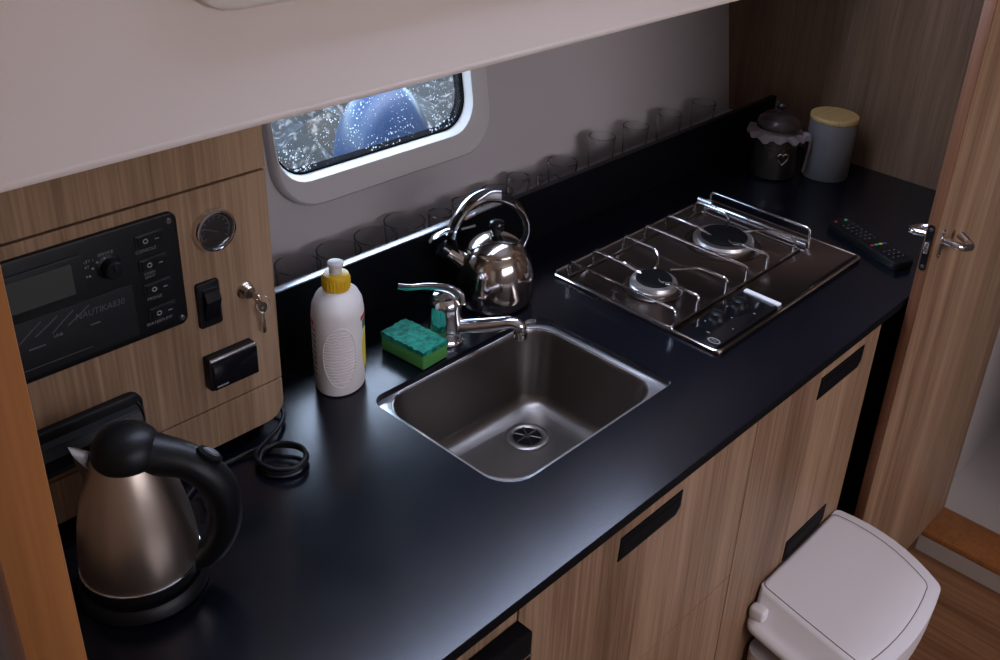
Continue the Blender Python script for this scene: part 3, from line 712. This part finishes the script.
bm = BM(); loft(bm, [[E_(-.040, .135, .0), E_(-.042, .150, .013), E_(-.034, .190, .017), E_(-.032, .200, 0), E_(-.034, .190, -.017), E_(-.042, .150, -.013)],
                     [E_(-.045, .150, .0), E_(-.047, .162, .006), E_(-.053, .207, .009), E_(-.061, .216, 0), E_(-.053, .207, -.009), E_(-.047, .162, -.006)]]); obj('spout', bm, mat('spout_steel', (.17, .145, .125), .5, 1.), ek, auto=70)
bm = BM(); lathe(bm, [(.0370, .197), (.0395, .199), (.0405, .204), (.0400, .212), (.0370, .222), (.0300, .231), (.0200, .237), (.0090, .2395), (0, .240)], E_(.004, 0), 48); obj('lid', bm, BLK, ek)
p = smooth_path([E_(.006, .207), E_(.038, .200), E_(.066, .191), E_(.087, .176), E_(.104, .150), E_(.110, .116), E_(.104, .080), E_(.088, .050), E_(.066, .034)], 7)
n = len(p); bm = BM(); tube(bm, p, .015, 18, flat=.9, radii=[max(.0235, .031 - .03 * i / n) if i < n * .5 else max(.018, .0235 - .012 * (i / n - .5)) for i in range(n)]); hn = obj('handle', bm, BLK, ek)
BMT = Matrix.Translation(E_(.0985, .1985)) @ Matrix.Rotation(math.atan2(Tk.y, Tk.x), 4, 'Z') @ Matrix.Rotation(math.radians(36), 4, 'Y')
bm = BM(); lathe(bm, [(0, .004), (.009, .0035), (.0125, .0015), (.013, -.004)], seg=28, sx=1.3, sy=.78, M=BMT); sw = obj('lid_button', bm, BLKM, hn)
bm = BM(); lathe(bm, [(0, .0062), (.006, .0058), (.0085, .0030)], seg=24, sx=1.35, sy=.62, M=BMT); obj('button_cap', bm, mat('button_grey', (.13, .13, .15), .3), sw)
bm = BM(); tube(bm, [E_(.078, .128), E_(.082, .108), E_(.078, .092)], .004, 10); obj('power_switch', bm, DKGREY, hn)
# power cord from the base, one coil, then round the console corner
cord = [(.455, 1.055, .008), (.52, 1.085, .005), (.575, 1.115, .005), (.63, 1.116, .006), (.668, 1.108, .009), (.700, 1.078, .010), (.705, 1.050, .009), (.686, 1.034, .007), (.660, 1.038, .006), (.642, 1.058, .006), (.645, 1.082, .008),
        (.664, 1.096, .015), (.690, 1.086, .018), (.703, 1.060, .018), (.695, 1.038, .016), (.672, 1.030, .014), (.648, 1.046, .014), (.640, 1.074, .015), (.650, 1.098, .014), (.680, 1.115, .012), (.712, 1.130, .012), (.738, 1.155, .012), (.743, 1.19, .018), (.742, 1.235, .03), (.742, 1.29, .03)]
bm = BM(); tube(bm, smooth_path(cord, 8), .0035, 10); obj('power_cord', bm, BLK, ek)

# ------------------------------------------------------------------ gas hob
HX0, HX1, HY0, HY1 = 1.405, 1.966, .776, 1.185
hb = thing('gas_hob', 'two-burner stainless steel gas hob set on the black worktop', 'hob', (1.684, .983, 0))
bm = BM(); o_ = rrect(HX0, HX1, HY0, HY1, .014, 5)
lo = [[(u, v, .0005) for u, v in o_], [(u, v, .006) for u, v in o_], [(u, v, .0085) for u, v in off(o_, -.002)], [(u, v, .0085) for u, v in off(o_, -.005)], [(u, v, .0045) for u, v in off(o_, -.009)]]
loft(bm, lo); obj('base_plate', bm, STEELH, hb, auto=50)
bm = BM(); loft_ring(bm, [[(u, v, .0078) for u, v in off(o_, .0004)], [(u, v, .0094) for u, v in off(o_, -.0012)], [(u, v, .0094) for u, v in off(o_, -.0045)], [(u, v, .0078) for u, v in off(o_, -.0060)]]); obj('raised_edge', bm, CHROME, hb)
def burner(cx, cy, r):
    b = (cx, cy, .0045)
    bm = BM(); lathe(bm, [(r * .80, 0), (r * 1.32, 0), (r * 1.34, .002), (r * 1.22, .0045), (r * .95, .003), (r * .80, .001)], b, 44, closed=True); bo = obj('burner', bm, STEELH, hb)
    bm = BM(); lathe(bm, [(r * .55, .001), (r * 1.02, .001), (r * 1.05, .008), (r * 1.0, .0105), (r * 1.05, .0125), (r * 1.0, .0185), (r * .78, .0200), (r * .70, .017)], b, 44); obj('flame_ring', bm, BURN, bo)
    bm = BM(); lathe(bm, [(r * .79, .0160), (r * .80, .0225), (r * .74, .0255), (r * .3, .0265), (0, .0262)], b, 40); obj('burner_cap', bm, BLKM, bo)
burner(1.516, 1.008, .046); burner(1.790, 1.022, .064)
GZ, GT, GR = .0065, .043, .0027
YB, YFr = 1.150, .889
wx = [(1.420, 0), (1.497, 1), (1.597, 2), (1.672, 0), (1.752, 1), (1.862, 2)]
bm = BM()
tube(bm, round_path([(1.65, YFr, GZ + .001), (1.897, YFr, GZ + .001), (1.897, YB, GZ + .001), (1.410, YB, GZ + .001), (1.410, YFr, GZ + .001), (1.64, YFr, GZ + .001)], .012), .003, 8, closed=True)
pg = obj('pan_support', bm, STEELH, hb); pg['label'] = 'wire pan support over both burners'
for x, kind in wx:
    cx = 1.520 if x < 1.64 else 1.790; cy = 1.015
    bm = BM()
    if kind == 0:
        tube(bm, round_path([(x, YB, GZ), (x, YB, GT), (x, YFr, GT), (x, YFr, GZ)], .010), GR, 8)
    else:
        s = 1 if cx > x else -1
        tube(bm, round_path([(x, YB, GZ), (x, YB, GT), (x, cy + .055, GT), (x + s * .010, cy + .035, GT - .012), (x + s * .045 if kind == 2 else x + s * .012, cy + .018, GT - .016)], .010), GR, 8)
        tube(bm, round_path([(x, YFr, GZ), (x, YFr, GT), (x, cy - .060, GT), (x + s * .008, cy - .030, GT - .013), (x + s * .028, cy - .008, GT - .016)], .010), GR, 8)
    obj('wire', bm, CHROME, pg)
bm = BM(); tube(bm, round_path([(1.915, 1.143, .016), (1.912, 1.143, .054), (1.912, .882, .054), (1.915, .882, .016)], .012), .0028, 10); tube(bm, [(1.915, 1.143, .020), (1.915, .882, .020)], .0032, 8); fr_ = obj('side_rail', bm, CHROME, hb)
bm = BM(); box(bm, 1.903, 1.909, .885, 1.145, .010, .017, .001); obj('rail_bar', bm, ALU, fr_)
for yy in (.884, 1.146):
    bm = BM(); lathe(bm, [(0, -.008), (.0042, -.006), (.005, 0), (.0042, .006), (0, .008)], (1.918, yy, .012), 14); obj('rail_clip', bm, CHROME, fr_)
bm = BM(); tube(bm, [(1.885, 1.120, .040), (1.885, 1.158, .040)], .0045, 8); tube(bm, [(1.885, 1.138, .040), (1.885, 1.138, .008)], .003, 8); obj('rear_clip', bm, ALU, fr_)
bm = BM(); plate(bm, rrect(1.415, 1.636, .790, .872, .006, 4), FZ(), .0047, .0075, .001); cpn = obj('control_panel', bm, BLKG, hb)
bm = BM(); box(bm, 1.638, 1.650, .791, .873, .0047, .0095, .0015); obj('end_strip', bm, TRIMC, cpn)
for kx, ky in ((1.506, .848), (1.580, .846)):
    bm = BM(); lathe(bm, [(0, .015), (.011, .015), (.0135, .013), (.0145, .003), (.0175, 0)], (kx, ky, .0076), 32); kn = obj('control_knob', bm, BLK, cpn)
    bm = BM(); box(bm, kx - .0016, kx + .0016, ky - .012, ky + .012, .0222, .0255, .0008); obj('knob_grip', bm, DKGREY, kn)
for kx, ky, w in ((1.4812, .8588, .003), (1.5601, .8607, .003), (1.4508, .8312, .006), (1.5294, .8298, .003), (1.4959, .8060, .003), (1.5755, .8082, .004)):
    bm = BM(); box(bm, kx - .0016, kx + .0016, ky - w / 2, ky + w / 2, .0074, .0079); obj('printed_mark', bm, PRINT, cpn, smooth=False)
bm = BM(); MB_ = Matrix.Translation((1.4335, .8065, .0076)); lathe(bm, [(.0085, 0), (.0085, .0006), (.0115, .0006), (.0115, 0)], seg=32, sx=.78, sy=1.15, closed=True, M=MB_)
tube(bm, [(1.4295, .8065 + .0042, .0082), (1.4375, .8065 + .0042, .0082)], .0008, 6); tube(bm, [(1.4295, .8065 - .0042, .0082), (1.4375, .8065 - .0042, .0082)], .0008, 6); tube(bm, [(1.4295, .8065, .0082), (1.4375, .8065, .0082)], .0008, 6)
obj('oval_badge', bm, PRINT, cpn)

# ------------------------------------------------------------------ remote control
rm = thing('remote_control', 'black remote control with tiny buttons, lying beyond the hob', 'remote control', (2.035, .80, 0))
a_, b_ = Vector((2.080, .902, 0)), Vector((1.992, .690, 0)); dv = (b_ - a_); LR = dv.length; MR = Matrix.Translation((a_ + b_) / 2) @ Matrix.Rotation(math.atan2(dv.y, dv.x), 4, 'Z')
bm = BM(); t = BM(); plate(t, rrect(-LR / 2, LR / 2, -.027, .027, .012, 5), FZ(), .0005, .020, .005); merge(bm, t, MR); obj('case', bm, BLK, rm)
def rb(name, items, m, h=.0016):
    bm = BM(); t = BM()
    for u, v, w, l in items: box(t, u - l, u + l, v - w, v + w, .0195, .020 + h, .0006, 1)
    merge(bm, t, MR); obj(name, bm, m, rm)
for u, v in [(-.072 + .014 * i, -.014 + .014 * j) for i in range(6) for j in range(3)] + [(.062 + .014 * i, -.014 + .014 * j) for i in range(3) for j in range(3)]:
    bm = BM(); t = BM(); box(t, u - .0036, u + .0036, v - .0040, v + .0040, .0195, .0216, .0008, 1); merge(bm, t, MR); q = obj('button', bm, DKGREY, rm)
    bm = BM(); t = BM(); box(t, u - .0013, u + .0013, v - .0013, v + .0013, .0214, .0219); merge(bm, t, MR); obj('numeral', bm, PRINT, q, smooth=False)
rb('red_button', [(.028, -.018, .0042, .0028)], RED); rb('power_button', [(-.098, -.016, .003, .003)], RED)
BG = mat('button_green', (.06, .42, .24), .5); rb('green_button', [(.028, -.006, .0042, .0028)], BG); rb('mode_button', [(-.098, .014, .004, .003)], BG)
rb('yellow_button', [(.028, .006, .0042, .0028)], LYEL)
rb('blue_button', [(.028, .018, .0042, .0028)], mat('button_blue', (.03, .06, .3), .5))

# ------------------------------------------------------------------ canister and jar
cn = thing('canister', 'grey cylindrical canister with a bamboo lid against the bulkhead', 'canister', (2.345, 1.076, 0))
bm = BM(); lathe(bm, [(0, .0005), (.058, .0005), (.0600, .003), (.0590, .149), (.0575, .151), (0, .151)], (2.345, 1.076, 0), 56); obj('body', bm, CAN, cn)
bm = BM(); lathe(bm, [(0, .151), (.0595, .151), (.0605, .153), (.0605, .161), (.059, .163), (0, .1635)], (2.345, 1.076, 0), 56); obj('lid', bm, W_LID, cn)
JC = Vector((2.236, 1.170, 0)); TJ = Vector((.76, -.65, 0)).normalized(); NJ = Vector((-.65, -.76, 0)).normalized()
jr = thing('lidded_jar', 'dark jar with a cloth frill and heart charm, left of the grey canister', 'jar', tuple(JC))
bm = BM(); lathe(bm, [(0, .0005), (.053, .0005), (.058, .004), (.0590, .02), (.0590, .100), (.054, .112), (.048, .118), (.048, .126), (.045, .126), (.045, .118), (.0555, .098), (.0560, .006), (0, .004)], tuple(JC), 48); obj('glass_body', bm, CLEARG, jr)
bm = BM(); lathe(bm, [(0, .0048), (.0545, .0065), (.0548, .092), (0, .094)], tuple(JC), 40); obj('contents', bm, COFFEE, jr)
bm = BM(); t = bmesh.new(); R_ = []
for r, z, w in ((.049, .131, 0), (.0495, .121, .001), (.062, .117, .004), (.078, .113, .009), (.0775, .1115, .009), (.060, .114, .004)):
    R_.append([t.verts.new(JC + Vector((r * (1 + .03 * math.sin(5 * a)) * math.cos(a), r * (1 + .03 * math.sin(5 * a)) * math.sin(a), z + w * .55 * math.sin(13 * a) + .35 * w * math.sin(5 * a + 1)))) for a in [2 * PI * i / 88 for i in range(88)]])
for A, B in zip(R_, R_[1:]):
    for i in range(88): t.faces.new((A[i], A[(i + 1) % 88], B[(i + 1) % 88], B[i]))
merge(bm, t); obj('cloth_frill', bm, FRILL, jr)
bm = BM(); lathe(bm, [(0, .127), (.046, .127), (.055, .130), (.056, .138), (.050, .152), (.036, .163), (.016, .169), (.010, .171), (.009, .176), (.014, .181), (.0155, .187), (.012, .193), (0, .195)], tuple(JC), 44); obj('lid', bm, JARLID, jr)
def J(s, z, d): return tuple(JC + TJ * s + NJ * d + Vector((0, 0, z)))
hh = []
for i in range(32):
    a = 2 * PI * i / 32; hh.append(J(.0011 * 16 * math.sin(a) ** 3 * .78, .066 + .0011 * (13 * math.cos(a) - 5 * math.cos(2 * a) - 2 * math.cos(3 * a) - math.cos(4 * a)), .0625))
bm = BM(); tube(bm, hh, .0017, 8, closed=True); tube(bm, [J(0, .112, .0615), J(0, .074, .062)], .0006, 6); hc = obj('heart_charm', bm, CHROME, jr)
bm = BM(); rp = [J(.052, .120, .046), J(.074, .112, .036), J(.078, .085, .032), J(.076, .055, .032), J(.070, .022, .036)]
tube(bm, smooth_path(rp, 5), .011, 8, flat=.12, up=tuple(TJ)); obj('ribbon', bm, RIBBON, jr)

# ------------------------------------------------------------------ drinking glasses behind the upstand
def glass_profile(h, rt, rb_, th=.0022, foot=.006, thick_rim=False):
    p = [(0, .0008), (rb_ * .9, .0008), (rb_, .003)]
    for k in range(1, 6): p.append((rb_ + (rt - rb_) * (k / 5) ** .8, .003 + (h - .003) * k / 5 - (.001 if k == 5 else 0)))
    p += [(rt - th * .5, h), (rt - th, h - .001)]
    for k in range(4, -1, -1): p.append((rb_ - th + (rt - rb_) * (k / 5) ** .8 if k else rb_ - th - .001, max(foot, .003 + (h - .003) * k / 5)))
    p.append((0, foot))
    return p
def glass(h, rt, rb_, label, name='drinking_glass', **kw):
    bm = BM(); lathe(bm, glass_profile(h, rt, rb_, **kw), (0, 0, 0), 40)
    o = obj(name, bm, CLEARG); o['category'] = 'glass'; o['group'] = 'glasses behind the upstand'; return o
bm = BM(); box(bm, .735, XB - .001, 1.3305, hy(.03) - .001, .0005, .0440, .001)
tag(obj('trim_5', bm, HULL, smooth=False), 'pale ledge behind the black board, under the row of glasses', 'ledge', kind='structure')
kinds = {'A': glass(.066, .042, .036, ''), 'B': glass(.062, .0262, .0240, '', th=.0045, foot=.012), 'C': glass(.062, .0355, .031, '', th=.003), 'D': glass(.093, .0325, .028, '')}
used = set()
GL = [('A', .9444, 1.393, 1., 'wide clear tumbler tucked against the wood console'),
      ('A', 1.0358, 1.393, .97, 'wide clear tumbler, second along from the wood console'),
      ('A', 1.1238, 1.393, .97, 'wide clear tumbler, third along from the wood console'),
      ('A', 1.2140, 1.413, .93, 'wide faint tumbler just left of the small thick-rimmed glasses'),
      ('B', 1.2935, 1.395, .96, 'small thick-rimmed glass beside the wide tumblers, left of the kettle handle'),
      ('B', 1.3620, 1.398, 1.03, 'small thick-rimmed glass at the foot of the kettle hoop, its left side'),
      ('C', 1.4520, 1.390, 1.05, 'medium glass seen over the top of the kettle hoop'),
      ('B', 1.5420, 1.412, 1.05, 'small glass just right of the kettle hoop'),
      ('B', 1.5830, 1.360, 1.08, 'small low glass close to the upstand, in front of a dark-rimmed glass'),
      ('C', 1.6900, 1.412, 1.00, 'medium dark-rimmed glass right of the kettle'),
      ('D', 1.8150, 1.400, 1.04, 'tall glass with bright glints, leftmost of the four tall glasses'),
      ('D', 1.9500, 1.402, .965, 'tall glass, second of the four tall glasses from the left'),
      ('D', 2.0900, 1.402, .97, 'tall glass, third of the four tall glasses from the left'),
      ('D', 2.2450, 1.402, .92, 'tall glass nearest the shaded bulkhead')]
for k, x, y, s, lab in GL:
    src = kinds[k]
    if k in used:
        o = src.copy(); C.objects.link(o)
    else: o = src; used.add(k)
    o.location = (x, y, .0445); o.scale = (1, 1, s); o['label'] = lab

# ------------------------------------------------------------------ waste bin
bn = thing('waste_bin', 'white plastic waste bin with a hinged lid in front of the cabinets', 'bin', (1.66, .50, ZF))
bx0, bx1, by0, by1 = 1.500, 1.822, .335, .636
def bl_(x0, x1, y0, y1, z, r, bulge=0., n=6):
    pl = rrect(x0, x1, y0, y1, r, n); cx, cy = (x0 + x1) / 2, (y0 + y1) / 2; out = []
    for u, v in pl:
        fu = max(0, 1 - ((u - cx) / ((x1 - x0) / 2)) ** 2); fv = max(0, 1 - ((v - cy) / ((y1 - y0) / 2)) ** 2)
        du = bulge * fv * (1 if u > cx else -.35); dv_ = bulge * fu * (-1 if v < cy else 0)
        out.append((u + du * abs(u - cx) / ((x1 - x0) / 2), v + dv_ * abs(v - cy) / ((y1 - y0) / 2), z))
    return out
def dense(pl, k=5):
    out = []
    for i in range(len(pl)):
        a, b = Vector(pl[i]), Vector(pl[(i + 1) % len(pl)])
        m_ = k if (b - a).length > .05 else 1
        out += [tuple(a + (b - a) * j / m_) for j in range(m_)]
    return out
def bl2(x0, x1, y0, y1, z, r, bulge=0.):
    base = dense([(u, v, z) for u, v in rrect(x0, x1, y0, y1, r, 6)], 8); cx, cy = (x0 + x1) / 2, (y0 + y1) / 2; out = []
    for u, v, _ in base:
        fu = max(0, 1 - ((u - cx) / ((x1 - x0) / 2)) ** 2); fv = max(0, 1 - ((v - cy) / ((y1 - y0) / 2)) ** 2)
        out.append((u + bulge * fv * (1.5 if u > cx else -.1) * (abs(u - cx) / ((x1 - x0) / 2)) ** 2, v - bulge * fu * (1 if v < cy else 0) * (abs(v - cy) / ((y1 - y0) / 2)) ** 2, z))
    return out
def tilt(pl): return [(u, v, z + (v - .63) * .205) for u, v, z in pl]
bm = BM(); loft(bm, [bl2(1.500, 1.740, .430, .600, ZF + .001, .03, .01), bl2(1.496, 1.744, .426, .604, ZF + .02, .03, .012), bl2(1.442, 1.794, .400, .633, -.700, .03, .012), bl2(1.442, 1.794, .400, .633, -.665, .03, .012)]); obj('body', bm, BINB, bn, auto=60)
lp = lambda a, b, c, d, z, r, g=.02: tilt(bl2(a, b, c, d, z, r, g))
bm = BM(); loft(bm, [lp(1.434, 1.800, .395, .635, -.600, .022), lp(1.427, 1.804, .390, .6375, -.593, .022), lp(1.426, 1.805, .388, .6385, -.585, .022), lp(1.428, 1.803, .388, .6375, -.577, .022), lp(1.438, 1.799, .387, .6365, -.571, .022),
                     lp(1.449, 1.796, .386, .6365, -.560, .018), lp(1.461, 1.789, .383, .6370, -.514, .012), lp(1.465, 1.787, .383, .6370, -.507, .010), lp(1.474, 1.780, .388, .634, -.5055, .010)]); lidb = obj('lid', bm, BIN, bn, auto=60)
zf = -.5054
bm = BM(); loft(bm, [lp(1.4715, 1.766, .405, .6345, zf, .012, .016), lp(1.473, 1.7645, .4065, .6335, zf + .0014, .012, .016), lp(1.481, 1.757, .414, .627, zf + .0018, .012, .016)]); obj('flap', bm, BIN, lidb, auto=60)
bm = BM(); tube(bm, tilt([(u, v, zf + .0002) for u, v, _ in bl2(1.4712, 1.7665, .4045, .6348, 0, .012, .016)]), .0010, 6, closed=True); obj('flap_gap', bm, SEAM, lidb)
bm = BM(); box(bm, 1.432, 1.456, .602, .636, -.566, -.536, .007, 3); obj('hinge_lug', bm, BIN, lidb)

# ------------------------------------------------------------------ outside the window
fe = thing('hanging_fender', 'large blue fender hanging outside the galley window', 'fender', (1.49, 1.82, -.9))
bm = BM(); MF = Matrix.Translation((1.508, 1.83, .075)) @ Matrix.Rotation(math.radians(4), 4, 'Y')
pf = [(0, -.95), (.06, -.94), (.10, -.90), (.118, -.85), (.120, -.5), (.120, -.05)] + [(.120 * math.cos(a), -.05 + .20 * math.sin(a)) for a in [PI / 2 * k / 9 for k in range(1, 9)]] + [(.022, .152), (.022, .185), (0, .187)]
lathe(bm, pf, (0, 0, 0), 48, M=MF); obj('body', bm, BLUE, fe)
bm = BM(); tube(bm, [(1.498, 1.83, .26), (1.515, 1.83, .6), (1.53, 1.80, 1.2)], .008, 8); obj('rope', bm, NOZ, fe)
bm = BM(); t = bmesh.new(); bmesh.ops.create_grid(t, x_segments=60, y_segments=60, size=4.)
rr = random.Random(3)
for v in t.verts: v.co = Vector((v.co.x + 3.2, v.co.y + 6.1, -1.2 + max(0, v.co.y + 3.2) * .13 + rr.uniform(-.10, .10)))
merge(bm, t); tag(obj('stony_bank', bm, STONE), 'grey stony bank seen through the galley window', 'ground', kind='structure')

# ------------------------------------------------------------------ lights
def area(name, loc, target, sx, sy, power, col, spread=180):
    d = bpy.data.lights.new(name, 'AREA'); d.shape = 'RECTANGLE'; d.size = sx; d.size_y = sy; d.energy = power; d.color = col; d.spread = math.radians(spread)
    o = bpy.data.objects.new(name, d); C.objects.link(o); o.location = loc
    o.rotation_euler = (Vector(target) - Vector(loc)).to_track_quat('-Z', 'Y').to_euler()
    return o
area('upper_window_daylight', (1.24, LY - .03, .95), (1.24, .0, .35), 1.08, .46, 14, (.66, .75, 1.))
area('opposite_window_daylight', (.95, -1.63, .95), (.95, 1., .20), 1.7, .68, 8.4, (1., .94, .85))
area('galley_window_daylight', (1.35, 1.75, .66), (1.15, .9, .0), 1.3, .46, 9, (.84, .90, 1.))
area('companionway_daylight', (-1.22, -.55, .55), (1.0, .5, .1), .9, 1.1, .35, (1., .97, .95))
# sky
w = bpy.data.worlds.new('sky'); bpy.context.scene.world = w; w.use_nodes = True
nt = w.node_tree; bg = nt.nodes['Background']
sky = nt.nodes.new('ShaderNodeTexSky'); sky.sky_type = 'NISHITA'; sky.sun_disc = False; sky.sun_elevation = math.radians(38); sky.sun_rotation = math.radians(200); sky.air_density = 1.2; sky.dust_density = 3.
nt.links.new(sky.outputs[0], bg.inputs['Color']); bg.inputs['Strength'].default_value = 1.9

# ------------------------------------------------------------------ camera
f = 1027.01756; cx, cy = 549.65064, 264.880
R = Matrix(((0.66761958, -0.74239093, 0.05603397), (-0.31567692, -0.35043788, -0.88178307), (0.67426417, 0.57100701, -0.46831487)))
cam = bpy.data.cameras.new('camera'); co = bpy.data.objects.new('camera', cam); C.objects.link(co)
M = Matrix.Identity(4)
for i in range(3):
    M[i][0] = R[0][i]; M[i][1] = -R[1][i]; M[i][2] = -R[2][i]
M[0][3], M[1][3], M[2][3] = 0, 0, 1.0
co.matrix_world = M
cam.sensor_fit = 'HORIZONTAL'; cam.sensor_width = 36; cam.lens = f * 36 / 1000
cam.shift_x = (500 - cx) / 1000; cam.shift_y = (cy - 330) / 1000
cam.clip_start = .02
bpy.context.scene.camera = co

# ------------------------------------------------------------------ bring to metres, floor at z = 0
for me in bpy.data.meshes: me.transform(Matrix.Scale(S, 4))
for o in bpy.data.objects:
    if o.parent is None: o.location = (o.location + Vector((0, 0, -ZF))) * S
    if '_o' in o: del o['_o']
for l in bpy.data.lights: l.size *= S; l.size_y *= S
for m in bpy.data.meshes: m.update()
sc = bpy.context.scene
sc.view_settings.view_transform = 'Standard'; sc.view_settings.look = 'None'; sc.view_settings.gamma = 1; sc.view_settings.use_curve_mapping = False
sc.view_settings.exposure = .08
sc.cycles.use_denoising = True
sc.cycles.max_bounces = 14; sc.cycles.transmission_bounces = 12; sc.cycles.transparent_max_bounces = 12
sc.cycles.sample_clamp_indirect = 4.
